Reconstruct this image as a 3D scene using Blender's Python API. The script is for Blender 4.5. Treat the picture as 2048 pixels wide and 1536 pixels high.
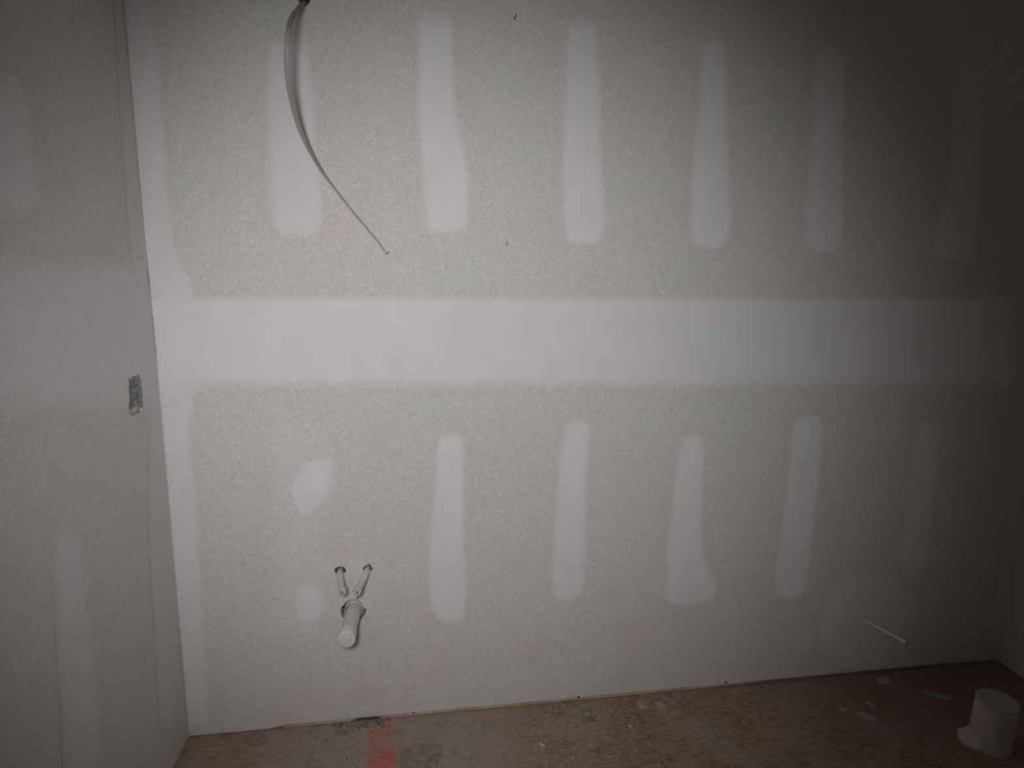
import bpy, bmesh, math, random
from mathutils import Vector, Matrix, noise

random.seed(7)
scene = bpy.context.scene
col = scene.collection
for o in list(bpy.data.objects):
    bpy.data.objects.remove(o)

# ------------------------------------------------------------------ camera
F_PX = 1445.805
R = Matrix(((0.9848017282, -0.0157912814, 0.1729629773),
            (-0.1720070857, -0.2266579857, 0.9586655934),
            (0.0240648819, -0.9738463908, -0.2259293883)))      # camera (right, down, forward) -> world
CAM = Vector((0.6060215, -2.0451829, 1.5750669))
cam_d = bpy.data.cameras.new('camera')
cam_d.sensor_width = 36.0
cam_d.lens = F_PX / 2048 * 36.0
cam_d.clip_start = 0.02
cam = bpy.data.objects.new('camera', cam_d)
col.objects.link(cam)
right, down, fwd = R.col[0], R.col[1], R.col[2]
m = Matrix((right, -down, -fwd)).transposed().to_4x4()
m.translation = CAM
cam.matrix_world = m
scene.camera = cam

# ------------------------------------------------------------------ light
world = bpy.data.worlds.new('world')
scene.world = world
world.use_nodes = True
bg = world.node_tree.nodes['Background']
bg.inputs[0].default_value = (1.0, 0.93, 0.84, 1)
bg.inputs[1].default_value = 0.052

lamp_d = bpy.data.lights.new('flash_lamp', 'SPOT')
lamp_d.energy = 91.0
lamp_d.color = (1.0, 0.975, 0.985)
lamp_d.spot_size = 2 * 0.682
lamp_d.spot_blend = 1.0
lamp_d.shadow_soft_size = 0.115
lamp = bpy.data.objects.new('flash_lamp', lamp_d)
col.objects.link(lamp)
lamp.location = CAM + right * -0.13 - down * 0.06
aim = R @ Vector((((906 - 1024) / F_PX), ((800 - 768) / F_PX), 1.0))


def point_at(o, target):
    o.rotation_euler = (target - o.location).to_track_quat('-Z', 'Y').to_euler()


hit = CAM + aim * (-CAM.y / aim.y)
point_at(lamp, hit)

vs = scene.view_settings
vs.view_transform = 'Standard'
vs.look = 'None'
vs.exposure = 0.0
vs.gamma = 1.0
vs.use_curve_mapping = False

# ------------------------------------------------------------------ geometry helpers
LA = math.radians(5.0)                                   # the left wall opens a little past square
LDIR = Vector((-math.sin(LA), -math.cos(LA), 0))         # along the left wall, towards the room
LNOR = Vector((math.cos(LA), -math.sin(LA), 0))          # out of the left wall, into the room
ROOM_W, ROOM_H, ROOM_D = 2.842, 2.44, 2.75


def ray(px, py):
    return R @ Vector(((px - 1024) / F_PX, (py - 768) / F_PX, 1.0))


def on_back(px, py, out=0.0):
    r = ray(px, py)
    return CAM + r * ((-out - CAM.y) / r.y)


def on_floor(px, py, z=0.0):
    r = ray(px, py)
    return CAM + r * ((z - CAM.z) / r.z)


def on_left(px, py):
    r = ray(px, py)
    p = CAM + r * (-(CAM.dot(LNOR)) / r.dot(LNOR))
    return p.dot(LDIR), p.z                               # distance from corner, height


def back_point(u, z, out):
    return Vector((u, -out, z))


def left_point(u, z, out):
    return LDIR * u + LNOR * out + Vector((0, 0, z))


def link(name, me, mat=None, parent=None, smooth=False):
    o = bpy.data.objects.new(name, me)
    col.objects.link(o)
    if mat:
        me.materials.append(mat)
    if parent:
        o.parent = parent
    if smooth:
        for p in me.polygons:
            p.use_smooth = True
    return o


def from_bm(name, bm, mat=None, parent=None, smooth=False, sharp=None):
    me = bpy.data.meshes.new(name)
    bmesh.ops.recalc_face_normals(bm, faces=bm.faces)
    bm.to_mesh(me)
    bm.free()
    o = link(name, me, mat, parent, smooth)
    if smooth and sharp:
        me.set_sharp_from_angle(angle=math.radians(sharp))
    return o


def thing(name, label, cat, loc, group=None):
    o = bpy.data.objects.new(name, None)
    o.empty_display_size = 0.05
    col.objects.link(o)
    o.location = loc
    o['label'] = label
    o['category'] = cat
    if group:
        o['group'] = group
    bpy.context.view_layer.update()
    return o


def part(name, bm, mat, root, smooth=True, sharp=40, label=None):
    """geometry given in world coordinates, stored relative to its thing"""
    bmesh.ops.translate(bm, verts=bm.verts, vec=-Vector(root.location))
    o = from_bm(name, bm, mat, root, smooth, sharp)
    if label:
        o['label'] = label
    return o


def frame_at(direction, hint=Vector((0, 0, 1))):
    d = direction.normalized()
    a = d.cross(hint)
    if a.length < 1e-4:
        a = d.cross(Vector((1, 0, 0)))
    a.normalize()
    return a, a.cross(d).normalized(), d


def lathe(profile, origin, direction, n=32, jitter=0.0, seed=0):
    """profile: list of (distance along axis, radius)"""
    a, b, d = frame_at(direction)
    bm = bmesh.new()
    rings = []
    for (s, r) in profile:
        if r <= 1e-6:
            rings.append([bm.verts.new(origin + d * s)])
            continue
        ring = []
        for i in range(n):
            t = 2 * math.pi * i / n
            k = 1.0
            if jitter:
                k += jitter * noise.noise(Vector((math.cos(t) * 2 + seed, math.sin(t) * 2, s * 30)))
            ring.append(bm.verts.new(origin + d * s + (a * math.cos(t) + b * math.sin(t)) * r * k))
        rings.append(ring)
    for q in range(len(rings) - 1):
        A, B = rings[q], rings[q + 1]
        for i in range(n):
            j = (i + 1) % n
            if len(A) == 1 and len(B) == 1:
                continue
            if len(A) == 1:
                bm.faces.new((A[0], B[j], B[i]))
            elif len(B) == 1:
                bm.faces.new((A[i], A[j], B[0]))
            else:
                bm.faces.new((A[i], A[j], B[j], B[i]))
    return bm


def tube(points, radii, n=16, caps=True):
    bm = bmesh.new()
    rings = []
    for k, p in enumerate(points):
        q0 = points[max(k - 1, 0)]
        q1 = points[min(k + 1, len(points) - 1)]
        a, b, d = frame_at(q1 - q0)
        rings.append([bm.verts.new(p + (a * math.cos(2 * math.pi * i / n) + b * math.sin(2 * math.pi * i / n)) * radii[k])
                      for i in range(n)])
    for k in range(len(rings) - 1):
        for i in range(n):
            j = (i + 1) % n
            bm.faces.new((rings[k][i], rings[k][j], rings[k + 1][j], rings[k + 1][i]))
    if caps:
        bm.faces.new(rings[0])
        bm.faces.new(rings[-1])
    return bm


def add_box(bm, c, ax, ay, az, sx, sy, sz):
    vs_ = []
    for x in (-1, 1):
        for y in (-1, 1):
            for z in (-1, 1):
                vs_.append(bm.verts.new(c + ax * x * sx / 2 + ay * y * sy / 2 + az * z * sz / 2))
    for f in ((0, 1, 3, 2), (4, 6, 7, 5), (0, 4, 5, 1), (2, 3, 7, 6), (0, 2, 6, 4), (1, 5, 7, 3)):
        bm.faces.new([vs_[i] for i in f])


X, Y, Z = Vector((1, 0, 0)), Vector((0, 1, 0)), Vector((0, 0, 1))


def catmull(pts, per=6):
    out = []
    n = len(pts)
    for i in range(n - 1):
        p0, p1, p2, p3 = pts[max(i - 1, 0)], pts[i], pts[i + 1], pts[min(i + 2, n - 1)]
        for k in range(per):
            t = k / per
            out.append(tuple(0.5 * (2 * b + (c - a) * t + (2 * a - 5 * b + 4 * c - d) * t * t + (3 * b - a - 3 * c + d) * t ** 3)
                             for a, b, c, d in zip(p0, p1, p2, p3)))
    out.append(tuple(pts[-1]))
    return out


# ------------------------------------------------------------------ materials
def new_mat(name):
    mt = bpy.data.materials.new(name)
    mt.use_nodes = True
    nt = mt.node_tree
    return mt, nt, nt.nodes['Principled BSDF']


def node(nt, kind, **props):
    n = nt.nodes.new(kind)
    for k, v in props.items():
        if k.startswith('i_'):
            n.inputs[k[2:].replace('_', ' ')].default_value = v
        else:
            setattr(n, k, v)
    return n


def noise_tex(nt, pos, scale, detail=2.0, rough=0.5, dist=0.0):
    n = nt.nodes.new('ShaderNodeTexNoise')
    n.inputs['Scale'].default_value = scale
    n.inputs['Detail'].default_value = detail
    n.inputs['Roughness'].default_value = rough
    n.inputs['Distortion'].default_value = dist
    nt.links.new(pos, n.inputs['Vector'])
    return n.outputs['Fac']


def ramp(nt, fac, stops, interp='LINEAR'):
    r = nt.nodes.new('ShaderNodeValToRGB')
    r.color_ramp.interpolation = interp
    e = r.color_ramp.elements
    while len(e) < len(stops):
        e.new(0.5)
    for k, (p, c) in enumerate(stops):
        e[k].position = p
        e[k].color = (c[0], c[1], c[2], 1) if isinstance(c, (tuple, list)) else (c, c, c, 1)
    nt.links.new(fac, r.inputs['Fac'])
    return r.outputs['Color']


def mix(nt, fac, a, b, mode='MIX'):
    n = nt.nodes.new('ShaderNodeMix')
    n.data_type = 'RGBA'
    n.blend_type = mode
    for sock, v in ((n.inputs[0], fac), (n.inputs[6], a), (n.inputs[7], b)):
        if hasattr(v, 'is_linked'):
            nt.links.new(v, sock)
        elif isinstance(v, (int, float)):
            sock.default_value = v
        else:
            sock.default_value = (v[0], v[1], v[2], 1)
    return n.outputs[2]


def math_n(nt, op, a, b=None, clamp=False):
    n = nt.nodes.new('ShaderNodeMath')
    n.operation = op
    n.use_clamp = clamp
    for sock, v in ((n.inputs[0], a), (n.inputs[1], b)):
        if v is None:
            continue
        if hasattr(v, 'is_linked'):
            nt.links.new(v, sock)
        else:
            sock.default_value = v
    return n.outputs[0]


def world_pos(nt):
    return nt.nodes.new('ShaderNodeNewGeometry').outputs['Position']


def bump(nt, bsdf, height, strength, dist=0.001):
    b = nt.nodes.new('ShaderNodeBump')
    b.inputs['Strength'].default_value = strength
    b.inputs['Distance'].default_value = dist
    nt.links.new(height, b.inputs['Height'])
    nt.links.new(b.outputs['Normal'], bsdf.inputs['Normal'])


def spot_mask(nt, pos, c, rx, ry, rz, soft=0.6):
    """1 inside an ellipsoid at c, falling to 0 at its edge"""
    s = nt.nodes.new('ShaderNodeVectorMath'); s.operation = 'SUBTRACT'
    nt.links.new(pos, s.inputs[0]); s.inputs[1].default_value = c
    d = nt.nodes.new('ShaderNodeVectorMath'); d.operation = 'DIVIDE'
    nt.links.new(s.outputs[0], d.inputs[0]); d.inputs[1].default_value = (rx, ry, rz)
    l = nt.nodes.new('ShaderNodeVectorMath'); l.operation = 'LENGTH'
    nt.links.new(d.outputs[0], l.inputs[0])
    mr = nt.nodes.new('ShaderNodeMapRange')
    mr.interpolation_type = 'SMOOTHSTEP'
    mr.inputs['From Min'].default_value = 1.0
    mr.inputs['From Max'].default_value = 1.0 - soft
    nt.links.new(l.outputs['Value'], mr.inputs['Value'])
    return mr.outputs[0]


def paper_colour(nt, pos):
    fine = noise_tex(nt, pos, 105, 2.5, 0.62, 1.8)
    cl = ramp(nt, fine, ((0.30, (0.575, 0.56, 0.54)), (0.50, (0.64, 0.625, 0.605)), (0.68, (0.75, 0.735, 0.715))))
    # curled paper fibres, a little lighter than the ground
    wn = noise_tex(nt, pos, 62, 1.5, 0.55, 2.2)
    wr = math_n(nt, 'ABSOLUTE', math_n(nt, 'SUBTRACT', wn, 0.5))
    wm = ramp(nt, wr, ((0.0, 0.42), (0.028, 0.0)))
    cl = mix(nt, wm, cl, (0.83, 0.815, 0.79))
    hue = noise_tex(nt, pos, 4.5, 2.0)
    tint = ramp(nt, hue, ((0.35, (0.985, 1.01, 0.99)), (0.5, (1, 1, 1)), (0.66, (1.015, 0.985, 0.985))))
    cl = mix(nt, 1.0, cl, tint, 'MULTIPLY')
    # pinkish rubbed chalk along the foot of the wall
    pk = noise_tex(nt, pos, 6.0, 3.0, 0.6)
    pkm = ramp(nt, pk, ((0.52, 0.0), (0.68, 1.0)))
    low = math_n(nt, 'MULTIPLY', spot_mask(nt, pos, (0.8, 0.0, 0.12), 1.1, 1.0, 0.40, 0.8), pkm)
    low = math_n(nt, 'MULTIPLY', low, 0.34)
    return mix(nt, low, cl, (0.62, 0.49, 0.47)), fine


def paper_material():
    mt, nt, b = new_mat('drywall_paper')
    cl, fine = paper_colour(nt, world_pos(nt))
    nt.links.new(cl, b.inputs['Base Color'])
    b.inputs['Roughness'].default_value = 0.9
    b.inputs['Specular IOR Level'].default_value = 0.2
    bump(nt, b, fine, 0.2, 0.0006)
    return mt


def compound_material():
    """sanded compound, worn through to the paper where the coverage thins out at its edges"""
    mt, nt, b = new_mat('joint_compound')
    pos = world_pos(nt)
    cl0, fine = paper_colour(nt, pos)
    n1 = noise_tex(nt, pos, 9, 2.0)
    cl = ramp(nt, n1, ((0.3, (0.755, 0.745, 0.755)), (0.7, (0.795, 0.782, 0.796))))
    at = nt.nodes.new('ShaderNodeAttribute')
    at.attribute_name = 'coverage'
    off = math_n(nt, 'MULTIPLY', math_n(nt, 'SUBTRACT', fine, 0.5), 1.0)
    edge = math_n(nt, 'MULTIPLY', at.outputs['Fac'], math_n(nt, 'SUBTRACT', 1.0, at.outputs['Fac']))
    cov = math_n(nt, 'ADD', at.outputs['Fac'], math_n(nt, 'MULTIPLY', off, math_n(nt, 'MULTIPLY', edge, 4.0)), True)
    nt.links.new(mix(nt, cov, cl0, cl), b.inputs['Base Color'])
    b.inputs['Roughness'].default_value = 0.88
    b.inputs['Specular IOR Level'].default_value = 0.2
    return mt


def plain(name, c, rough=0.6, var=0.08, scale=60.0, spec=0.4, metal=0.0, c2=None):
    mt, nt, b = new_mat(name)
    pos = world_pos(nt)
    n1 = noise_tex(nt, pos, scale, 3.0, 0.6)
    lo = tuple(max(0.0, v * (1 - var)) for v in c)
    hi = c2 if c2 else tuple(min(1.0, v * (1 + var)) for v in c)
    nt.links.new(ramp(nt, n1, ((0.3, lo), (0.7, hi))), b.inputs['Base Color'])
    b.inputs['Roughness'].default_value = rough
    b.inputs['Specular IOR Level'].default_value = spec
    b.inputs['Metallic'].default_value = metal
    return mt


def floor_material():
    mt, nt, b = new_mat('subfloor_sheet_board')
    pos = world_pos(nt)
    # strand grain of the board
    st = nt.nodes.new('ShaderNodeMapping')
    st.inputs['Scale'].default_value = (1.0, 2.6, 1.0)
    nt.links.new(pos, st.inputs['Vector'])
    grain = noise_tex(nt, st.outputs[0], 38, 4.0, 0.65, 1.0)
    brown = ramp(nt, grain, ((0.28, (0.17, 0.100, 0.062)), (0.5, (0.32, 0.205, 0.136)), (0.72, (0.46, 0.32, 0.225))))
    # drywall dust trodden over it
    d1 = noise_tex(nt, pos, 5.5, 4.0, 0.6, 0.4)
    dm = ramp(nt, d1, ((0.42, 0.0), (0.62, 0.8)))
    dleft = spot_mask(nt, pos, (0.62, -0.12, 0.0), 0.62, 0.6, 0.5, 0.7)
    dust = math_n(nt, 'MAXIMUM', math_n(nt, 'MULTIPLY', dm, 0.55), math_n(nt, 'MULTIPLY', dleft, 0.72))
    fine = noise_tex(nt, pos, 45, 4.0, 0.7)
    dust = math_n(nt, 'MULTIPLY', dust, ramp(nt, fine, ((0.3, 0.55), (0.6, 1.0))))
    cl = mix(nt, dust, brown, (0.40, 0.355, 0.315))
    # dark dirt
    k1 = noise_tex(nt, pos, 14, 4.0, 0.65, 0.8)
    km = ramp(nt, k1, ((0.56, 0.0), (0.72, 0.75)))
    cl = mix(nt, math_n(nt, 'MULTIPLY', km, 0.7), cl, (0.13, 0.10, 0.08))
    # darker, redder tone fading in on the right
    rd = spot_mask(nt, pos, (2.45, -0.1, 0.0), 0.75, 0.5, 0.5, 0.8)
    cl = mix(nt, math_n(nt, 'MULTIPLY', rd, 0.5), cl, (0.21, 0.14, 0.12))
    # pale grey specks of plaster
    sp = noise_tex(nt, pos, 85, 2.0, 0.5, 0.6)
    cl = mix(nt, ramp(nt, sp, ((0.66, 0.0), (0.72, 0.7))), cl, (0.46, 0.41, 0.35))
    # red marking paint sprayed on the board
    RED = on_floor(768, 1520)
    e1 = spot_mask(nt, pos, (RED.x, RED.y, 0), 0.075, 0.10, 0.5, 0.75)
    R2 = on_floor(762, 1478)
    e2 = spot_mask(nt, pos, (R2.x, R2.y, 0), 0.062, 0.13, 0.5, 0.9)
    R3 = on_floor(745, 1480)
    e3 = spot_mask(nt, pos, (R3.x, R3.y, 0), 0.025, 0.07, 0.5, 0.9)
    rn = noise_tex(nt, pos, 48, 5.0, 0.75, 1.6)
    rm = ramp(nt, rn, ((0.40, 0.10), (0.58, 1.0)))
    e = math_n(nt, 'MAXIMUM', math_n(nt, 'MULTIPLY', e1, 0.95), math_n(nt, 'MULTIPLY', e2, 0.55))
    e = math_n(nt, 'MAXIMUM', e, math_n(nt, 'MULTIPLY', e3, 0.7))
    cl = mix(nt, math_n(nt, 'MULTIPLY', e, rm), cl, (0.64, 0.10, 0.075))
    nt.links.new(cl, b.inputs['Base Color'])
    b.inputs['Roughness'].default_value = 0.8
    b.inputs['Specular IOR Level'].default_value = 0.25
    bump(nt, b, grain, 0.5, 0.002)
    return mt


def plate_material():
    mt, nt, b = new_mat('sole_plate_pine')
    pos = world_pos(nt)
    st = nt.nodes.new('ShaderNodeMapping')
    st.inputs['Scale'].default_value = (1.0, 10.0, 14.0)
    nt.links.new(pos, st.inputs['Vector'])
    g = noise_tex(nt, st.outputs[0], 9, 4.0, 0.6)
    cl = ramp(nt, g, ((0.3, (0.36, 0.25, 0.15)), (0.6, (0.56, 0.44, 0.30))))
    # dirty stretches and a pink chalked stretch
    for px, w, c, k in ((735, 0.055, (0.07, 0.06, 0.055), 0.95), (800, 0.05, (0.62, 0.33, 0.26), 0.8),
                        (470, 0.16, (0.20, 0.15, 0.11), 0.6), (1700, 0.55, (0.17, 0.12, 0.085), 0.85), (660, 0.06, (0.50, 0.44, 0.33), 0.6)):
        P = on_back(px, 1430)
        cl = mix(nt, math_n(nt, 'MULTIPLY', spot_mask(nt, pos, (P.x, 0, 0), w, 1.0, 1.0, 0.5), k), cl, c)
    nt.links.new(cl, b.inputs['Base Color'])
    b.inputs['Roughness'].default_value = 0.8
    return mt


M_PAPER = paper_material()
M_COMP = compound_material()
M_FLOOR = floor_material()
M_PLATE = plate_material()
M_PVC = plain('white_pvc', (0.66, 0.60, 0.585), 0.5, 0.06, 40, 0.4)
M_CAP = plain('pale_plastic_cap', (0.70, 0.69, 0.67), 0.45, 0.03, 30, 0.4)
M_PEX = plain('cloudy_plastic_pipe', (0.64, 0.59, 0.57), 0.5, 0.06, 40, 0.4)
M_MUD = plain('dried_plaster', (0.50, 0.47, 0.45), 0.95, 0.22, 120, 0.1)
M_MUD_DARK = plain('shadowed_plaster', (0.34, 0.30, 0.285), 0.95, 0.25, 120, 0.1)  # darker copy of the dried plaster, shade put into its colour
M_BLACK = plain('recess_shade_black', (0.018, 0.017, 0.017), 0.7, 0.3, 80, 0.3)  # shade inside slots and open bores, put in as black
M_FOAM = plain('dark_foam', (0.045, 0.043, 0.042), 0.85, 0.6, 160, 0.3, 0.0, (0.16, 0.155, 0.15))
M_CRIMP = plain('crimped_end_metal', (0.30, 0.29, 0.28), 0.45, 0.4, 220, 0.5, 0.3, (0.62, 0.60, 0.58))
M_RING = plain('sleeve_ring', (0.74, 0.71, 0.69), 0.4, 0.05, 60, 0.5)
M_CABLE = plain('cable_jacket', (0.40, 0.37, 0.315), 0.5, 0.06, 25, 0.35)
M_WIRE = plain('bare_copper', (0.30, 0.27, 0.23), 0.4, 0.1, 60, 0.5, 0.7)
M_SCREW = plain('black_screw', (0.03, 0.035, 0.03), 0.5, 0.2, 200, 0.5)
M_BOX = plain('blue_grey_box_fill', (0.17, 0.185, 0.21), 0.75, 0.55, 130, 0.3, 0.0, (0.40, 0.41, 0.44))
M_BOX_SHELL = plain('grey_box_shell', (0.20, 0.21, 0.24), 0.6, 0.2, 90, 0.4)
M_SPLAT = plain('dried_plaster_splat', (0.40, 0.355, 0.31), 0.95, 0.15, 90, 0.1)
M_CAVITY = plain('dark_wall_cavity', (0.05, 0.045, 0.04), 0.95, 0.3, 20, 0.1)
M_SHAVE = plain('wood_shavings', (0.46, 0.365, 0.275), 0.9, 0.3, 50, 0.1)
M_CRUMB = plain('grey_plaster_crumbs', (0.34, 0.31, 0.29), 0.95, 0.5, 40, 0.1)
M_DARKDIRT = plain('dark_debris', (0.17, 0.145, 0.125), 0.95, 0.4, 60, 0.1)


# ------------------------------------------------------------------ wall panels with cut-outs
def panel(name, outline, holes, to3d, thick, mat):
    """outline and holes in wall coordinates (u, z); real board with thickness and through holes"""
    bm = bmesh.new()
    edges = []
    for loop in [outline] + holes:
        vs_ = [bm.verts.new(to3d(u, z, 0.0)) for u, z in loop]
        for i in range(len(vs_)):
            edges.append(bm.edges.new((vs_[i], vs_[(i + 1) % len(vs_)])))
    bmesh.ops.triangle_fill(bm, use_beauty=True, use_dissolve=False, edges=edges)
    res = bmesh.ops.extrude_face_region(bm, geom=list(bm.faces))
    moved = [g for g in res['geom'] if isinstance(g, bmesh.types.BMVert)]
    shift = to3d(0, 0, -thick) - to3d(0, 0, 0)
    bmesh.ops.translate(bm, verts=moved, vec=shift)
    o = from_bm(name, bm, mat)
    o['kind'] = 'structure'
    return o


def px_loop_back(pts):
    out = []
    for p in pts:
        w = on_back(*p)
        out.append((w.x, w.z))
    return out


def ragged(c, rx, rz, n, amp, seed):
    out = []
    for i in range(n):
        t = 2 * math.pi * i / n
        k = 1 + amp * noise.noise(Vector((math.cos(t) * 1.7 + seed, math.sin(t) * 1.7, seed * 2.3)))
        out.append((c[0] + rx * k * math.cos(t), c[1] + rz * k * math.sin(t)))
    return out


def crop_px(x0, y0, s, pts):
    return [(x0 + a / s, y0 + b / s) for a, b in pts]


# drain cut-out, with the over-cut lobes to both sides
drain_hole = px_loop_back(crop_px(560, 1080, 6.4, [
    (940, 758), (1000, 770), (1045, 800), (1066, 845), (1072, 880), (1112, 872), (1104, 905), (1085, 955), (1045, 1008),
    (1020, 1040), (940, 1075), (850, 1040), (806, 996), (782, 950), (778, 890), (792, 850), (818, 838), (832, 806), (870, 775)]))
sl_c = on_back(680.5, 1141)
sr_c = on_back(735, 1137.5)
supply_l_hole = ragged((sl_c.x, sl_c.z), 0.0165, 0.0135, 18, 0.30, 3.1)
supply_r_hole = ragged((sr_c.x, sr_c.z), 0.0135, 0.0125, 18, 0.20, 5.7)
cab_c = on_back(608, 0)
cable_hole = ragged((cab_c.x, cab_c.z), 0.014, 0.013, 16, 0.35, 9.2)
ts_c = on_back(1735, 1243)
ts_hole = ragged((ts_c.x, ts_c.z), 0.0088, 0.0088, 14, 0.08, 2.2)

bottom = []
nb = 60
for i in range(nb + 1):
    x = 0.0 + (ROOM_W - 0.0) * i / nb
    base = 0.003 if x < 0.27 else (0.0118 if x < 1.62 else 0.0095)
    bottom.append((x, base + 0.0006 * noise.noise(Vector((x * 9, 3.3, 0)))))
outline = bottom + [(ROOM_W, ROOM_H), (0.0, ROOM_H)]
wall_back = panel('wall_back', outline, [drain_hole, supply_l_hole, supply_r_hole, cable_hole, ts_hole], back_point, 0.0127, M_PAPER)

# left wall: the outlet opening, ragged as it was routed
box_px = crop_px(200, 720, 1536 / 140, [
    (640, 400), (690, 430), (700, 385), (760, 352), (850, 345), (868, 400), (880, 470), (890, 580), (904, 650), (905, 740), (912, 830),
    (915, 920), (928, 1010), (938, 1060), (930, 1125), (850, 1165), (760, 1215), (670, 1228), (645, 1160), (634, 1080), (634, 980),
    (655, 900), (650, 780), (640, 640), (632, 560), (650, 520), (626, 480)])
box_hole = [on_left(*p) for p in box_px]
outline = [(0.0, 0.003), (ROOM_D, 0.012), (ROOM_D, ROOM_H), (0.0, ROOM_H)]
wall_left = panel('wall_left', outline, [box_hole], left_point, 0.0127, M_PAPER)

bm = bmesh.new()
add_box(bm, Vector((ROOM_W + 0.00635, -ROOM_D / 2 + 0.006, ROOM_H / 2 + 0.002)), X, Y, Z, 0.0127, ROOM_D, ROOM_H - 0.004)
wall_right = from_bm('wall_right', bm, M_PAPER)
wall_right['kind'] = 'structure'
bm = bmesh.new()
add_box(bm, Vector((ROOM_W / 2, -ROOM_D / 2 + 0.05, ROOM_H + 0.00635)), X, Y, Z, ROOM_W + 0.7, ROOM_D + 0.15, 0.0127)
ceiling = from_bm('ceiling', bm, M_PAPER)
ceiling['kind'] = 'structure'

# stud space behind the walls: dark sheets with its shade put into their colour
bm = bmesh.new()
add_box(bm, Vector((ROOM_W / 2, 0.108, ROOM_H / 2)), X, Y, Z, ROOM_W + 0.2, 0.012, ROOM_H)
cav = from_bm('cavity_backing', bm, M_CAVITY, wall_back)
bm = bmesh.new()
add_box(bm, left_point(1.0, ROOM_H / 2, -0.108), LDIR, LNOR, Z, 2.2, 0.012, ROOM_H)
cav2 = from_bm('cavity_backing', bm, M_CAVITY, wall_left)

# floor: sheets of board with a real joint where the photograph shows one
floor = bpy.data.objects.new('floor', None)
col.objects.link(floor)
floor['kind'] = 'structure'
SEAM = 1.403


def sheet(x0, x1, y0, y1):
    bm = bmesh.new()
    add_box(bm, Vector(((x0 + x1) / 2, (y0 + y1) / 2, -0.009)), X, Y, Z, x1 - x0, y1 - y0, 0.018)
    bmesh.ops.bevel(bm, geom=list(bm.edges), offset=0.0014, segments=2, affect='EDGES')
    return from_bm('floor_sheet', bm, M_FLOOR, floor, True, 30)


sheet(-0.30, SEAM - 0.0006, -1.22, 0.10)
sheet(SEAM + 0.0006, ROOM_W + 0.1, -1.22, 0.10)
sheet(-0.30, ROOM_W + 0.1, -ROOM_D, -1.2235)
bm = bmesh.new()
add_box(bm, Vector((ROOM_W / 2 - 0.1, -ROOM_D / 2 + 0.05, -0.03)), X, Y, Z, ROOM_W + 0.4, ROOM_D + 0.1, 0.02)
from_bm('floor_underlay', bm, M_CAVITY, floor)

# thin wooden strip showing under the board
bm = bmesh.new()
add_box(bm, Vector((0.275 + (ROOM_W - 0.28) / 2, 0.0045, 0.0058)), X, Y, Z, ROOM_W - 0.28, 0.0125, 0.0088)
bmesh.ops.bevel(bm, geom=list(bm.edges), offset=0.0012, segments=1, affect='EDGES')
plate = from_bm('trim_1', bm, M_PLATE)
plate['kind'] = 'structure'


# ------------------------------------------------------------------ joint compound, trowelled on in low mounds
def smooth01(t):
    t = max(0.0, min(1.0, t))
    return t * t * (3 - 2 * t)


LAYER = [0]


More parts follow.
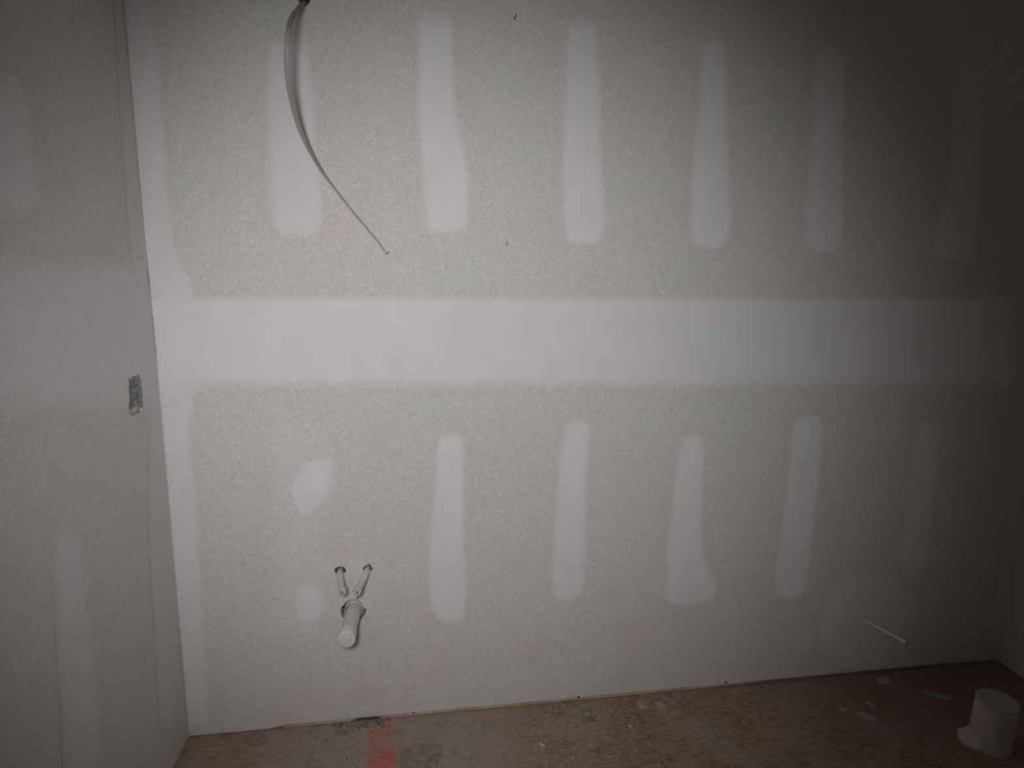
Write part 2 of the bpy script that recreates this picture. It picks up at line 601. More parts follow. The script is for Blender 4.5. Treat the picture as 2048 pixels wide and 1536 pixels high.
def compound(rows, parent, to_uv, to3d, name='compound_strip', feather=0.024, top_round=0.045, bottom_round=0.05,
             strength=1.0, height=0.0003, under=None, hole=None, fine=False, fl=None, fr=None, ft=None, fb=None, wob=0.003):
    """rows: (y, x_left, x_right) in the photograph's frame, from top to bottom; laid on the wall as a thin mound"""
    LAYER[0] += 1
    base = 0.0001 + 0.00002 * LAYER[0]
    ctl = []
    for y, xl, xr in rows:
        a, b = to_uv(xl, y), to_uv(xr, y)
        ctl.append((a[0], a[1], b[0], b[1]))
    ctl = catmull(ctl, 12)
    L = [0.0]
    for p, q in zip(ctl, ctl[1:]):
        L.append(L[-1] + math.hypot((q[0] + q[2] - p[0] - p[2]) / 2, (q[1] + q[3] - p[1] - p[3]) / 2))
    tot = L[-1]
    ts = []
    steps = max(24, int(tot / (0.005 if fine else 0.02)))
    for i in range(steps + 1):
        ts.append(tot * i / steps)
    ends = [0.002, 0.005, 0.01, 0.016, 0.024, 0.034]
    ts = sorted(set(ts + ends + [tot - e for e in ends]))
    fl = fl or feather
    fr = fr or feather
    ft = ft or feather
    fb = fb or feather

    def sample(t):
        for k in range(len(L) - 1):
            if t <= L[k + 1] or k == len(L) - 2:
                w = (t - L[k]) / max(1e-9, L[k + 1] - L[k])
                return [a + (b - a) * w for a, b in zip(ctl[k], ctl[k + 1])]

    wide = math.hypot(ctl[len(ctl) // 2][2] - ctl[len(ctl) // 2][0], ctl[len(ctl) // 2][3] - ctl[len(ctl) // 2][1])
    nmid = max(8, int(wide / 0.04))
    ss = [0, .02, .05, .09, .14, .2, .28] + [0.28 + 0.44 * i / nmid for i in range(1, nmid)] + [.72, .8, .86, .91, .95, .98, 1]
    if wide > 0.5:
        w_ = wide
        ss = [0, .004 / w_, .009 / w_, .014 / w_, .02 / w_, .03 / w_] + [i / (120 if fine else 40) for i in range(1, 120 if fine else 40)] + \
             [1 - .03 / w_, 1 - .02 / w_, 1 - .014 / w_, 1 - .009 / w_, 1 - .004 / w_, 1]
    verts, cover, inside = [], [], []
    seed = LAYER[0] * 7.7
    for t in ts:
        a0, a1, b0, b1 = sample(t)
        w = math.hypot(b0 - a0, b1 - a1)
        k = 1.0
        for d, e in ((t, top_round), (tot - t, bottom_round)):
            if d < e and e > 0.002:
                k = min(k, math.sqrt(max(0.0, 1 - ((e - d) / e) ** 2)))
        k = 0.22 + 0.78 * k
        mx, mz = (a0 + b0) / 2, (a1 + b1) / 2
        wl = wob * noise.noise(Vector((t * 16, seed, 0)))
        wr = wob * noise.noise(Vector((t * 16, seed, 9)))
        for s in ss:
            u = mx + (a0 + (b0 - a0) * s - mx) * k + wl * (1 - s) + wr * s
            z = mz + (a1 + (b1 - a1) * s - mz) * k
            if wide > 0.5:
                z += 0.004 * noise.noise(Vector((u * 5, seed, t * 2))) * smooth01(t / 0.06) * smooth01((tot - t) / 0.06) + 0.003 * noise.noise(Vector((u * 7, seed, 0)))
            f = smooth01(s * w * k / fl) * smooth01((1 - s) * w * k / fr) * smooth01(t / ft) * smooth01((tot - t) / fb)
            verts.append(to3d(u, z, base + height * f))
            cover.append(max(f * strength, under(u, z) if under else 0.0))
            inside.append(bool(hole) and in_poly(u, z, hole))
    n = len(ss)
    faces = [(i * n + j, i * n + j + 1, (i + 1) * n + j + 1, (i + 1) * n + j) for i in range(len(ts) - 1) for j in range(n - 1)]
    faces = [f for f in faces if not any(inside[k] for k in f)]
    me = bpy.data.meshes.new(name)
    me.from_pydata([tuple(v) for v in verts], [], faces)
    att = me.attributes.new('coverage', 'FLOAT', 'POINT')
    att.data.foreach_set('value', cover)
    me.update()
    return link(name, me, M_COMP, parent, True)


def in_poly(u, z, poly):
    c = False
    for (a, b), (d, e) in zip(poly, poly[1:] + poly[:1]):
        if (b > z) != (e > z) and u < (d - a) * (z - b) / (e - b) + a:
            c = not c
    return c


def band_cover(z0_, z1_, f0, f1, strength, u1, fu):
    def g(u, z):
        return strength * smooth01((z1_ - z) / f1) * smooth01((z - z0_) / f0) * smooth01((u1 - u) / fu)
    return g


def bk(x, y):
    p = on_back(x, y)
    return p.x, p.z


def back(rows, **kw):
    return compound(rows, wall_back, bk, back_point, **kw)


def left(rows, **kw):
    return compound(rows, wall_left, on_left, left_point, **kw)


# the long horizontal joint
back([(588, 318, 2046), (640, 318, 2050), (690, 318, 2052), (740, 318, 2052), (784, 318, 2050)], name='compound_band', fl=0.004, fr=0.10, ft=0.028, fb=0.05,
     top_round=0.001, bottom_round=0.001, wob=0.0)
# inside corner, back-wall side
JB = band_cover(bk(1000, 784)[1], bk(1000, 589)[1], 0.05, 0.028, 1.0, ROOM_W, 0.10)
back([(-60, 240, 304), (0, 245, 312), (150, 258, 326), (300, 272, 338), (420, 284, 348), (520, 292, 366), (580, 300, 392), (680, 312, 398),
      (780, 320, 400), (840, 326, 388), (900, 331, 387), (1000, 338, 398), (1150, 350, 408), (1300, 362, 415), (1400, 370, 422), (1462, 374, 424)],
     name='compound_band', fl=0.003, fr=0.022, top_round=0.001, bottom_round=0.001, ft=0.003, fb=0.05, wob=0.002, strength=0.7, under=JB)
# upper screw rows
back([(60, 528, 622), (120, 524, 627), (200, 524, 634), (300, 526, 640), (400, 530, 650), (484, 540, 652)], fl=0.03, fr=0.022, ft=0.05, fb=0.04, strength=0.85)
back([(12, 832, 914), (100, 828, 915), (180, 828, 917), (250, 830, 926), (330, 836, 941), (400, 842, 944), (474, 846, 942)], ft=0.06)
back([(20, 1132, 1202), (100, 1127, 1203), (200, 1122, 1208), (300, 1119, 1210), (380, 1118, 1214), (440, 1120, 1216), (496, 1128, 1210)], ft=0.06)
back([(55, 1400, 1458), (120, 1396, 1462), (200, 1390, 1462), (300, 1382, 1464), (400, 1376, 1467), (450, 1375, 1467), (504, 1380, 1460)], ft=0.06)
back([(78, 1632, 1692), (150, 1624, 1696), (250, 1617, 1694), (350, 1609, 1692), (450, 1605, 1693), (512, 1608, 1688)], ft=0.06, strength=0.9)
back([(110, 1916, 1966), (200, 1906, 1966), (300, 1893, 1965), (400, 1878, 1962), (470, 1866, 1958), (528, 1866, 1950)], ft=0.06, strength=0.8)
# lower screw rows
back([(862, 872, 934), (900, 868, 934), (1000, 862, 932), (1080, 855, 935), (1150, 850, 938), (1210, 856, 938), (1252, 872, 930)], fl=0.022, fr=0.02)
back([(836, 1128, 1186), (870, 1122, 1186), (950, 1110, 1180), (1050, 1104, 1178), (1130, 1099, 1176), (1180, 1099, 1172), (1210, 1112, 1150)], bottom_round=0.045)
back([(864, 1364, 1408), (895, 1354, 1414), (960, 1344, 1412), (1050, 1334, 1411), (1120, 1326, 1416), (1160, 1324, 1434), (1190, 1324, 1436), (1214, 1330, 1400)])
back([(826, 1586, 1650), (880, 1580, 1650), (950, 1571, 1644), (1050, 1560, 1634), (1120, 1549, 1624), (1160, 1544, 1620), (1206, 1556, 1606)], fl=0.02, fr=0.02)
back([(836, 1830, 1894), (900, 1822, 1888), (1000, 1808, 1874), (1080, 1800, 1864), (1160, 1790, 1852)], fl=0.03, fr=0.03, fb=0.08, strength=0.7)
# a last vertical band into the right-hand corner
back([(-60, 2150, 2260), (400, 2090, 2160), (800, 2044, 2104), (1100, 2002, 2045), (1300, 1964, 1997)], name='compound_band', fl=0.03, fr=0.003, ft=0.003, fb=0.05,
     top_round=0.001, bottom_round=0.001, strength=0.5, under=JB)
# dabs
BD = lambda u, z: 0.33 * smooth01((u - bk(522, 1050)[0]) / 0.07) * smooth01((bk(668, 1050)[0] - u) / 0.07)
back([(830, 520, 670), (950, 524, 672), (1080, 526, 668), (1200, 526, 664), (1290, 530, 655)], name='compound_dab', feather=0.07, strength=0.33)
back([(895, 620, 660), (915, 595, 682), (945, 566, 684), (975, 552, 680), (1005, 560, 664), (1035, 575, 640), (1062, 590, 625)], name='compound_dab', feather=0.05,
     top_round=0.05, bottom_round=0.06, under=BD)
back([(1150, 590, 645), (1175, 575, 658), (1205, 568, 662), (1235, 572, 655), (1262, 588, 640)], name='compound_dab', feather=0.045, top_round=0.05, bottom_round=0.05, under=BD)
rows = []
for i in range(13):
    t = math.pi * i / 12
    y = 1243 - 98 * math.cos(t)
    hw = 102 * math.sin(t) ** 0.8
    rows.append((y, 1737 - max(hw, 18) - 4 * math.cos(t) * -3, 1737 + max(hw, 18) + 12 * math.cos(t)))
back(rows, name='compound_dab', feather=0.03, top_round=0.002, bottom_round=0.002, strength=0.48, height=0.0006)
# left wall
left([(505, -60, 300), (560, -60, 304), (640, -60, 311), (740, -60, 319), (850, -60, 328)], name='compound_band', fl=0.10, fr=0.003, ft=0.05, fb=0.09, top_round=0.001,
     bottom_round=0.001, strength=0.65, wob=0.0, hole=box_hole, fine=True)
LZ0, LZ1 = on_left(150, 850)[1], on_left(150, 507)[1]
LB = band_cover(LZ0, LZ1, 0.09, 0.05, 0.65, 5.0, 0.1)
left([(-60, 205, 236), (0, 226, 244), (150, 234, 258), (300, 244, 272), (450, 256, 286), (580, 268, 300), (700, 284, 311), (760, 292, 317), (860, 298, 325), (900, 296, 329), (1050, 296, 341), (1200, 304, 353),
      (1350, 312, 364), (1462, 320, 373)], name='compound_band', fl=0.03, fr=0.003, ft=0.003, fb=0.05, top_round=0.001, bottom_round=0.001, strength=0.5, under=LB, hole=box_hole)
left([(1046, 100, 166), (1120, 102, 174), (1250, 108, 186), (1400, 118, 200), (1530, 124, 210), (1580, 126, 212)], feather=0.045, strength=0.6)
left([(130, -40, 52), (220, -40, 66), (320, -40, 80), (400, -40, 84), (448, -40, 84)], feather=0.05, strength=0.7)


# small screw heads left proud of the board
def screw_head(p, nrm, parent, r=0.0042, mat=M_SCREW):
    bm = lathe([(-0.002, r * 0.5), (0.0002, r), (0.0012, r * 0.9), (0.0010, r * 0.45), (0.0004, 0.0)], p, nrm, 12)
    return from_bm('screw_head', bm, mat, parent, True, 40)


for px, py in ((827, 1426.5), (1157, 1394), (1452, 1365)):
    screw_head(on_back(px, py), -Y, wall_back)
for px, py in ((275, 517), (274, 571)):
    u, z = on_left(px, py)
    screw_head(left_point(u, z, 0), LNOR, wall_left, 0.0022)
# two nicks torn in the paper
for (px, py, ang, ln) in ((1014.5, 487, 0.15, 0.011), (1031, 34, 0.3, 0.014)):
    p = on_back(px, py)
    bm = bmesh.new()
    ax = (X * math.sin(ang) + Z * math.cos(ang))
    ay = ax.cross(Y)
    for k in range(5):
        t = k / 4 - 0.5
        c = p + ax * ln * t + ay * 0.002 * math.sin(k * 1.9) - Y * 0.0003
        add_box(bm, c, ax, ay, Y, ln / 4.2, 0.0022 + 0.0012 * (k % 2), 0.0016)
    from_bm('torn_nick', bm, plain('torn_paper_grey', (0.20, 0.19, 0.185), 0.9, 0.2, 200, 0.1) if px < 1020 else M_FOAM, wall_back)

# ------------------------------------------------------------------ drain stub
P0 = on_back(707.5, 1222)
P1 = on_back(692.5, 1280, 0.150)
ax = (P1 - P0).normalized()
drain = thing('drain_pipe', 'white plastic drain stub with round flat cap sticking out below the two thin pipes', 'pipe', P0)
Lp = (P1 - P0).length
bm = lathe([(-0.09, 0.0205), (-0.09, 0.0235), (Lp - 0.034, 0.0235), (Lp - 0.034, 0.018)], P0, ax, 40)
part('pipe', bm, M_PVC, drain)
rc = 0.0262
bm = lathe([(Lp - 0.034, 0.0236), (Lp - 0.034, rc - 0.001), (Lp - 0.033, rc), (Lp - 0.002, rc), (Lp, rc - 0.0018), (Lp + 0.0003, rc - 0.003), (Lp + 0.0003, 0.0)], P0, ax, 48)
part('end_cap', bm, M_CAP, drain, label='flat pale round cap')
bm = lathe([(-0.03, 0.0250), (-0.03, 0.0282), (-0.001, 0.0282), (0.0, 0.0276), (0.0, 0.0264), (-0.003, 0.0254), (-0.02, 0.0248)], P0 + Y * 0.002, -Y, 48)
part('sleeve_ring', bm, M_RING, drain, label='thin white sleeve ring at the wall')
# plaster behind the over-cut lobes, as a recessed collar, leaving a dark crescent above
bm = bmesh.new()
ring_o, ring_i = [], []
for i in range(40):
    t = 2 * math.pi * i / 40
    k = 0.043 * (1 + 0.05 * noise.noise(Vector((math.cos(t) * 3, math.sin(t) * 3, 1))))
    up = max(0.0, math.sin(t))
    ri = 0.0287 + 0.010 * up ** 1.5
    q = 0.004 + 0.002 * noise.noise(Vector((t * 3, 0, 2)))
    ring_o.append(bm.verts.new(P0 + Vector((math.cos(t) * k, q, math.sin(t) * k))))
    ring_i.append(bm.verts.new(P0 + Vector((math.cos(t) * min(ri, k - 0.0005), q + 0.002, math.sin(t) * min(ri, k - 0.0005)))))
for i in range(40):
    j = (i + 1) % 40
    if math.sin(2 * math.pi * (i + 0.5) / 40) > 0.35:
        continue
    bm.faces.new((ring_o[i], ring_o[j], ring_i[j], ring_i[i]))
for v in [v for v in bm.verts if not v.link_faces]:
    bm.verts.remove(v)
bmesh.ops.solidify(bm, geom=list(bm.faces), thickness=0.004)
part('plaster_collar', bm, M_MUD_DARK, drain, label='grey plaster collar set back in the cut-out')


# ------------------------------------------------------------------ supply stubs
def supply(label, base_px, mid_px, end_px, L_out, side, hole_c, seed):
    B = on_back(*base_px)
    root = thing('supply_pipe', label, 'pipe', B, 'capped supply pipes')
    p_in = B + Y * 0.06
    p1 = on_back(*base_px, 0.004)
    pm = on_back(*mid_px, L_out * 0.5)
    pe = on_back(*end_px, L_out)
    pts = [Vector(p) for p in catmull([tuple(p_in), tuple(p1), tuple(pm), tuple(pe)], 6)]
    rad = [0.0098] * len(pts)
    part('pipe', tube(pts, rad, 24), M_PEX, root)
    d = (pe - pm).normalized()
    # crimp ring and squeezed end
    bm = lathe([(-0.020, 0.0099), (-0.017, 0.0118), (-0.001, 0.0120), (0.0, 0.0114), (0.0, 0.0106), (-0.003, 0.0103)], pe, d, 28)
    part('crimp_ring', bm, M_PEX, root)
    bm = lathe([(-0.009, 0.0098), (-0.0030, 0.0096), (-0.0012, 0.0075), (-0.0008, 0.004), (-0.0012, 0.0)], pe, d, 20, 0.18, seed)
    part('end_face', bm, M_CRIMP, root, label='dull metal end face')
    a, b, dd = frame_at(d)
    bm = bmesh.new()
    rnd = random.Random(seed)
    for k in range(6):  # black bars stand in for the shade in the pressed slots
        t = rnd.uniform(0, math.pi)
        off = a * rnd.uniform(-0.005, 0.005) + b * rnd.uniform(-0.005, 0.005)
        ux = a * math.cos(t) + b * math.sin(t)
        uy = ux.cross(d)
        add_box(bm, pe + off - d * 0.0006, ux, uy, d, rnd.uniform(0.004, 0.008), 0.0012, 0.0020)
    part('slot_shade', bm, M_BLACK, root, False, label='black bars painting the shade in the pressed slots')
    # dark crumpled foam left in the hole round the pipe
    bm = bmesh.new()
    n = 26
    inner, mid_, outer = [], [], []
    for i in range(n):
        t = 2 * math.pi * i / n
        dirv = Vector((math.cos(t), 0, math.sin(t)))
        w = 1.5 * noise.noise(Vector((math.cos(t) * 4.5 + seed, math.sin(t) * 4.5, 0)))
        lift = 0.001 + 0.006 * max(0, w)
        ctr = Vector((hole_c.x, 0, hole_c.z))
        outer.append(bm.verts.new(ctr + dirv * (0.0150 + 0.004 * w) + Y * 0.003))
        mid_.append(bm.verts.new(ctr + dirv * (0.0120 + 0.0028 * w) - Y * lift))
        inner.append(bm.verts.new(ctr + dirv * 0.0090 + Y * (0.003 + 0.004 * w)))
    for i in range(n):
        j = (i + 1) % n
        t = 2 * math.pi * (i + 0.5) / n
        if math.sin(t) < -0.35:
            continue
        bm.faces.new((outer[i], outer[j], mid_[j], mid_[i]))
        bm.faces.new((mid_[i], mid_[j], inner[j], inner[i]))
    for v in [v for v in bm.verts if not v.link_faces]:
        bm.verts.remove(v)
    part('torn_seal', bm, M_FOAM, root, True, 60, label='black torn seal around the pipe at the wall')
    return root


supply('left of the two short capped pipes above the drain, hanging straight down', (680.5, 1146), (682, 1166), (685, 1184.5), 0.105, -1, sl_c, 1.3)
supply('right of the two short capped pipes above the drain, slanting inwards', (734, 1142), (724, 1166), (713.5, 1185.5), 0.105, 1, sr_c, 4.1)
# a thin dark sliver of tape by the right stub
pA, pB = on_back(717, 1193, 0.004), on_back(713.5, 1199, 0.002)
bm = bmesh.new()
d = (pB - pA).normalized()
add_box(bm, (pA + pB) / 2, d, d.cross(Y), Y, (pB - pA).length, 0.0032, 0.003)
bmesh.ops.bevel(bm, geom=list(bm.edges), offset=0.0006, segments=1, affect='EDGES')
tape = from_bm('tape_scrap', bm, M_FOAM)
tape['label'] = 'tiny dark scrap stuck on the wall just above the drain ring'
tape['category'] = 'scrap'

# ------------------------------------------------------------------ toilet supply stub
T0 = on_back(1735, 1243)
T1 = on_back(1812.5, 1285.5, 0.15)
ts = thing('toilet_supply_pipe', 'thin pale pipe stub slanting out of a round plaster dab low on the right', 'pipe', T0)
d = (T1 - T0).normalized()
n_ = (T1 - T0).length
bm = lathe([(-0.05, 0.0045), (-0.05, 0.0072), (n_ - 0.02, 0.0072), (n_ - 0.019, 0.0080), (n_, 0.0080), (n_, 0.0058), (n_ - 0.025, 0.0055), (n_ - 0.025, 0.0)], T0, d, 24)
part('pipe', bm, M_CAP, ts)
bm = lathe([(n_ - 0.010, 0.0), (n_ - 0.010, 0.0056)], T0, d, 20)  # black disc stands in for the shade inside the open end
part('bore_shade', bm, M_BLACK, ts, label='black disc painting the shade in the open end')
bm = lathe([(0.0, 0.0072), (0.004, 0.0078), (0.001, 0.013), (-0.001, 0.020)], T0, -Y, 24, 0.15, 3)
part('plaster_collar', bm, M_CAP, ts)

# ------------------------------------------------------------------ cable
cable_px = [(608, 1, -0.0300), (606, 6, 0.0120), (598, 16, 0.0900), (586, 33, 0.1725), (578.5, 55, 0.2175), (575, 78, 0.2325), (573.8, 109, 0.2325), (574.3, 133, 0.2250),
            (577, 164, 0.2025), (583, 195, 0.1725), (593, 236, 0.1320), (607, 275, 0.0930), (624, 310, 0.0600), (648, 349, 0.0220), (673, 382, 0.0120),
            (701, 418, 0.0080), (732, 455, 0.0060), (755, 482, 0.0050), (768, 501, 0.0050)]
pts = [tuple(on_back(x, y, s)) for x, y, s in cable_px]
pts = [Vector(p) for p in catmull(pts, 6)]
cable = thing('electrical_cable', 'flat pale electrical cable curving down from a hole at the top of the wall', 'cable', pts[0])
N = len(pts)
bm = bmesh.new()
rings = []
for k, p in enumerate(pts):
    t = k / (N - 1)
    tan = (pts[min(k + 1, N - 1)] - pts[max(k - 1, 0)]).normalized()
    view = (CAM - p).normalized()
    side = tan.cross(-Y).normalized()
    nrm = side.cross(tan).normalized()
    tw = math.radians(85) * smooth01((t - 0.38) / 0.45)          # turns from flat side out to edge out
    a = side * math.cos(tw) + nrm * math.sin(tw)
    b = -side * math.sin(tw) + nrm * math.cos(tw)
    wa, wb = 0.0066, 0.0030
    wa *= 1 - 0.35 * smooth01((t - 0.6) / 0.4)
    wb *= 1 - 0.25 * smooth01((t - 0.5) / 0.5)
    ring = []
    for i in range(20):
        th = 2 * math.pi * i / 20
        c, s = math.cos(th), math.sin(th)
        e = 0.55
        ring.append(bm.verts.new(p + a * wa * math.copysign(abs(c) ** e, c) + b * wb * math.copysign(abs(s) ** 0.8, s)))
    rings.append(ring)
for k in range(N - 1):
    for i in range(20):
        j = (i + 1) % 20
        bm.faces.new((rings[k][i], rings[k][j], rings[k + 1][j], rings[k + 1][i]))
bm.faces.new(rings[0])
bm.faces.new(rings[-1])
part('jacket', bm, M_CABLE, cable)
w = [on_back(764, 496, 0.005), on_back(770, 504, 0.006), on_back(773, 508, 0.007), on_back(775, 506.5, 0.010), on_back(777.5, 503.5, 0.012)]
w = [Vector(p) for p in catmull([tuple(p) for p in w], 4)]
part('bare_wire', tube(w, [0.0013] * len(w), 10), M_WIRE, cable, label='bare dark wire bent into a tiny hook at the tip')
bm = lathe([(0.0, 0.0075), (0.004, 0.0105), (0.002, 0.0135), (-0.004, 0.0150)], cab_c, -Y, 22, 0.5, 6)
part('torn_seal', bm, M_FOAM, cable, label='dark torn edge of the hole round the cable')

# ------------------------------------------------------------------ outlet box in the left wall
us = [p[0] for p in box_hole]
zs = [p[1] for p in box_hole]
u0, u1, z0, z1 = min(us), max(us), min(zs), max(zs)
uc, zc = (u0 + u1) / 2, (z0 + z1) / 2
box = thing('outlet_box', 'tall narrow outlet box clogged with blue-grey plaster, cut into the left wall', 'electrical box', left_point(uc, zc, 0))
hw, hh, dep = (u1 - u0) / 2 + 0.001, (z1 - z0) / 2 + 0.001, 0.055
bm = bmesh.new()
for su in (-1, 1):
    add_box(bm, left_point(uc + su * (hw + 0.001), zc, -0.004 - dep / 2), LDIR, LNOR, Z, 0.002, dep, 2 * hh + 0.004)
for sz in (-1, 1):
    add_box(bm, left_point(uc, zc + sz * (hh + 0.001), -0.004 - dep / 2), LDIR, LNOR, Z, 2 * hw, dep, 0.002)
add_box(bm, left_point(uc, zc, -0.004 - dep), LDIR, LNOR, Z, 2 * hw, 0.002, 2 * hh)
part('box_shell', bm, M_BOX_SHELL, box, False)
# lumpy plaster that fills the box
bm = bmesh.new()
nu, nz = 16, 40
grid = []
for i in range(nz + 1):
    row = []
    for j in range(nu + 1):
        s, t = j / nu, i / nz
        u = uc + (s - 0.5) * 2 * hw * 0.99
        z = zc + (t - 0.5) * 2 * hh * 0.97
        edge = min(s, 1 - s) * 2
        h = -0.0075 - 0.005 * (1 - smooth01(edge / 0.35))
        h += 0.0040 * noise.noise(Vector((u * 140, z * 110, 1.0))) + 0.0022 * noise.noise(Vector((u * 330, z * 260, 4.0)))
        h += 0.0070 * (1 - smooth01((s - 0.12) / 0.30))
        if t < 0.17:
            h -= 0.004
        if s > 0.74 and 0.84 < t < 0.93:                     # the dark pocket at the upper far corner
            h -= 0.025
        row.append(bm.verts.new(left_point(u, z, h)))
    grid.append(row)
for i in range(nz):
    for j in range(nu):
        bm.faces.new((grid[i][j], grid[i][j + 1], grid[i + 1][j + 1], grid[i + 1][j]))
part('plaster_fill', bm, M_BOX, box, True, 50, label='lumpy blue-grey plaster in the box')
# mounting ear at the foot and torn paper lip at the head
for (zz, hgt, mt, nm, lb) in ((z0 + 0.012, 0.017, M_MUD, 'mounting_ear', 'pale plaster-smeared mounting ear'),):
    bm = bmesh.new()
    add_box(bm, left_point(uc, zz, -0.006), LDIR, LNOR, Z, hw * 1.7, 0.004, hgt)
    bmesh.ops.bevel(bm, geom=list(bm.edges), offset=0.0014, segments=2, affect='EDGES')
    for v in bm.verts:
        v.co += LNOR * 0.0012 * noise.noise(v.co * 220)
    part(nm, bm, mt, box, True, 40, lb)
bm = lathe([(-0.002, 0.004), (0.001, 0.0042), (0.0016, 0.003), (0.001, 0.0)], left_point(uc, z0 + 0.014, -0.004), LNOR, 14)
part('ear_screw', bm, M_RING, box, label='small pale screw in the lower ear')
# pale strip of plaster squeezed along the near-corner edge
bm = bmesh.new()
border = sorted((z, u) for u, z in box_hole[5:15])


def border_u(z):
    for (za, ua), (zb, ub) in zip(border, border[1:]):
        if z <= zb:
            return ua + (ub - ua) * max(0.0, (z - za) / max(1e-6, zb - za))
    return border[-1][1]


prev = None
for i in range(22):
    t = i / 21
    z = z0 + 0.011 + (z1 - z0 - 0.014) * t
    uu = border_u(z) + 0.0062 + 0.0010 * noise.noise(Vector((z * 90, 2, 0)))
    wdt = 0.0150 + 0.003 * noise.noise(Vector((z * 60, 7, 0)))
    o_ = 0.0002 + 0.0010 * noise.noise(Vector((z * 150, 5, 0)))
    cur = [bm.verts.new(left_point(uu - wdt / 2, z, o_ + 0.0003)), bm.verts.new(left_point(uu, z, o_)), bm.verts.new(left_point(uu + wdt / 2, z, o_ - 0.003))]
    if prev:
        for q in range(2):
            bm.faces.new((prev[q], prev[q + 1], cur[q + 1], cur[q]))
    prev = cur
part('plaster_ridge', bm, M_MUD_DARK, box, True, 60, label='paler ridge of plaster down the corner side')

# ------------------------------------------------------------------ closet riser on the floor at right
RC = Vector((2.452, -0.386, 0.0))
RH, RR = 0.152, 0.058
riser = thing('floor_drain_riser', 'wide pale capped pipe standing up from the floor in the right corner', 'pipe', RC)
tilt = Vector((0.0, 0.0, 1.0))
bm = lathe([(-0.03, RR - 0.006), (-0.03, RR + 0.004), (0.01, RR + 0.002), (RH - 0.01, RR), (RH, RR), (RH, RR - 0.006), (RH - 0.03, RR - 0.006)], RC, tilt, 56)
M_RISER = plain('dusty_riser_plastic', (0.56, 0.50, 0.48), 0.6, 0.08, 30, 0.3)
M_LID = plain('shaded_lid_grey', (0.40, 0.385, 0.355), 0.6, 0.06, 30, 0.3)  # darker than the pipe: shade on the upward face put into the colour
part('pipe', bm, M_RISER, riser)
bm = lathe([(RH - 0.012, RR - 0.0065), (RH + 0.001, RR - 0.0065), (RH + 0.0016, RR + 0.0014), (RH + 0.004, RR + 0.0018), (RH + 0.0062, RR - 0.001), (RH + 0.0066, RR - 0.006),
            (RH + 0.0062, 0.02), (RH + 0.0060, 0.0)], RC, tilt, 56)
part('test_cap', bm, M_LID, riser, label='flat disc cap closing the pipe, its shade put into the grey')
# broken plaster skirt on the near left of its foot
bm = bmesh.new()
prev = None
for i in range(29):
    t = i / 28
    ang = math.radians(100 + 108 * t)
    w_ = math.sin(math.pi * t) ** 0.6
    ro = RR + 0.006 + 0.032 * w_ * (0.75 + 0.5 * noise.noise(Vector((ang * 2.2, 1, 0))))
    hi = 0.036 * (0.5 + 0.5 * w_) * (0.85 + 0.5 * noise.noise(Vector((ang * 3, 4, 0))))
    dv = Vector((math.cos(ang), math.sin(ang), 0))
    cur = [bm.verts.new(RC + dv * (RR + 0.001) + Z * (hi + 0.012)), bm.verts.new(RC + dv * ((RR + ro) / 2) + Z * hi * 0.8),
           bm.verts.new(RC + dv * ro + Z * hi * 0.45), bm.verts.new(RC + dv * (ro - 0.002) + Z * 0.0006)]
    if prev:
        for q in range(3):
            bm.faces.new((prev[q], prev[q + 1], cur[q + 1], cur[q]))
    prev = cur
part('plaster_skirt', bm, M_RISER, riser, True, 50, label='ragged pale skirt around the foot')


# ------------------------------------------------------------------ what lies on the floor
def splat(px, py, rx, ry, rot, seed):
    c = on_floor(px, py)
    bm = bmesh.new()
    top = bm.verts.new(c + Z * 0.0016)
    r1, r2 = [], []
    n = 18
    for i in range(n):
        t = 2 * math.pi * i / n
        k = 1 + 0.55 * noise.noise(Vector((math.cos(t) * 1.8 + seed, math.sin(t) * 1.8, seed)))
        x, y = rx * k * math.cos(t), ry * k * math.sin(t)
        v = Vector((x * math.cos(rot) - y * math.sin(rot), x * math.sin(rot) + y * math.cos(rot), 0))
        r1.append(bm.verts.new(c + v * 0.6 + Z * 0.0014))
        r2.append(bm.verts.new(c + v + Z * 0.0003))
    for i in range(n):
        j = (i + 1) % n
        bm.faces.new((top, r1[i], r1[j]))
        bm.faces.new((r1[i], r2[i], r2[j], r1[j]))
    return from_bm('plaster_splat', bm, M_SPLAT, floor, True, 50)


for a in ((1283, 1410, 0.014, 0.022, 0.2, 1.1), (1321, 1409, 0.016, 0.020, 0.5, 2.7), (1880, 1392, 0.050, 0.016, -0.6, 3.9), (1769, 1362, 0.030, 0.020, 0.4, 5.0),
          (1731, 1432, 0.030, 0.020, -0.5, 6.3), (1687, 1420, 0.014, 0.012, 0.0, 7.7), (1742, 1408, 0.010, 0.018, 0.3, 8.8), (1262, 1453, 0.006, 0.012, 0.2, 9.4)):
    splat(*a)

# a white sliver
c0, c1 = on_floor(1079, 1486, 0.003), on_floor(1090, 1493, 0.003)
bm = bmesh.new()
d = (c1 - c0).normalized()
add_box(bm, (c0 + c1) / 2, d, d.cross(Z), Z, (c1 - c0).length, 0.005, 0.003)
bmesh.ops.bevel(bm, geom=list(bm.edges), offset=0.0008, segments=1, affect='EDGES')
bmesh.ops.translate(bm, verts=bm.verts, vec=Z * -0.0012)
sl = from_bm('plastic_sliver', bm, M_CAP)
sl['label'] = 'small whitish sliver lying alone on the brown floor board'
sl['category'] = 'debris'

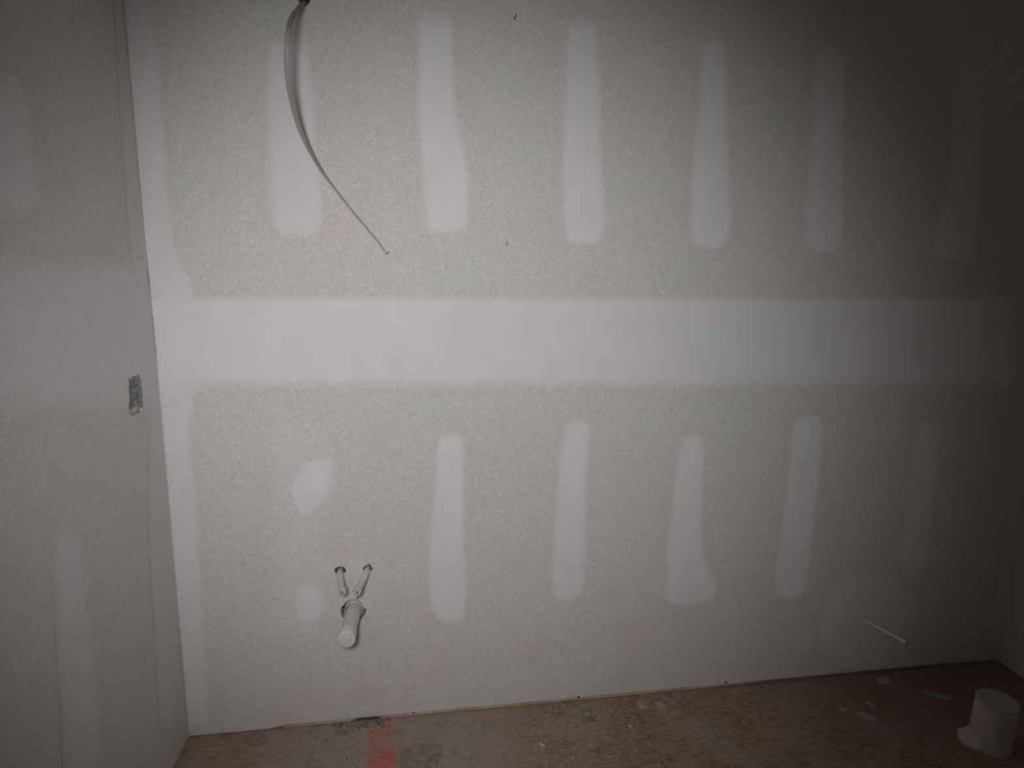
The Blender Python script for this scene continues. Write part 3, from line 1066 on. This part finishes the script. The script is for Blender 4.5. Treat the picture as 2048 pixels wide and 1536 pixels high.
# wood shavings, swept about in front of the wall
bm = bmesh.new()
rnd = random.Random(11)
for k in range(620):
    if k < 430:
        px, py = rnd.gauss(1170, 62), rnd.uniform(1400, 1545)
    else:
        px, py = rnd.uniform(880, 1480), rnd.uniform(1400, 1560)
    c = on_floor(px, py)
    if c.y > -0.004 or c.y < -0.5:
        continue
    t = rnd.uniform(0, math.pi)
    ln, wd = rnd.uniform(0.004, 0.013), rnd.uniform(0.001, 0.0028)
    u = Vector((math.cos(t), math.sin(t), 0))
    v = u.cross(Z)
    bend = rnd.uniform(-0.3, 0.3) * ln
    pr = None
    for q in (-1, 0, 1):
        m_ = c + u * ln / 2 * q + v * bend * (1 - q * q) + Z * (0.0006 + 0.0016 * (1 - q * q) * rnd.random())
        cu = (bm.verts.new(m_ - v * wd / 2), bm.verts.new(m_ + v * wd / 2 + Z * 0.0005))
        if pr:
            bm.faces.new((pr[0], pr[1], cu[1], cu[0]))
        pr = cu
sh = from_bm('wood_shavings', bm, M_SHAVE)
sh['kind'] = 'stuff'
sh['label'] = 'thin wood shavings scattered over the brown floor near the wall'
sh['category'] = 'shavings'


def crumbs(name, mat, n, spot, size, label, seed):
    bm = bmesh.new()
    rnd = random.Random(seed)
    for k in range(n):
        px, py = spot(rnd)
        c = on_floor(px, py)
        if c.y > 0.010 or c.y < -0.6:
            continue
        s = rnd.uniform(*size)
        mt_ = Matrix.Translation(c + Z * s * 0.25) @ Matrix.Rotation(rnd.uniform(0, 6.28), 4, 'Z') @ Matrix.Diagonal((s, s * rnd.uniform(0.5, 1), s * 0.5, 1))
        r = bmesh.ops.create_icosphere(bm, subdivisions=1, radius=0.5, matrix=mt_)
        for v in r['verts']:
            v.co += Vector((rnd.uniform(-1, 1), rnd.uniform(-1, 1), rnd.uniform(-.5, .5))) * s * 0.12
    o = from_bm(name, bm, mat)
    o['kind'] = 'stuff'
    o['label'] = label
    o['category'] = 'debris'


crumbs('plaster_crumbs', M_CRUMB, 150, lambda r: (r.gauss(655, 34), 1452 + abs(r.gauss(0, 42))), (0.002, 0.009), 'grey plaster crumbs beside the red paint mark on the floor', 3)
crumbs('dark_crumbs', M_DARKDIRT, 90, lambda r: (r.gauss(722, 26), r.gauss(1449, 6)), (0.003, 0.010), 'dark crumbs packed under the wall edge behind the red mark', 5)
crumbs('brown_crumbs', M_DARKDIRT, 60, lambda r: (r.gauss(1175, 14), r.gauss(1438, 8)), (0.002, 0.007), 'dark brown crumbs below the middle screw head', 8)

# scraps of old underlay still glued to the boards
M_SCRAP = plain('old_underlay', (0.30, 0.245, 0.195), 0.9, 0.3, 45, 0.1)
for pts_ in ([(793, 1508), (812, 1495), (836, 1488), (868, 1484), (879, 1486), (885, 1500), (883, 1516), (872, 1540), (800, 1560)],
             [(1158, 1402), (1182, 1400), (1188, 1418), (1184, 1436), (1164, 1437), (1156, 1420)]):
    w = [on_floor(x, y) for x, y in pts_]
    bm = bmesh.new()
    bm.faces.new([bm.verts.new(p + Z * 0.0004) for p in w])
    r = bmesh.ops.inset_region(bm, faces=list(bm.faces), thickness=0.003, depth=0.0008)
    from_bm('underlay_scrap', bm, M_SCRAP, floor, True, 40)
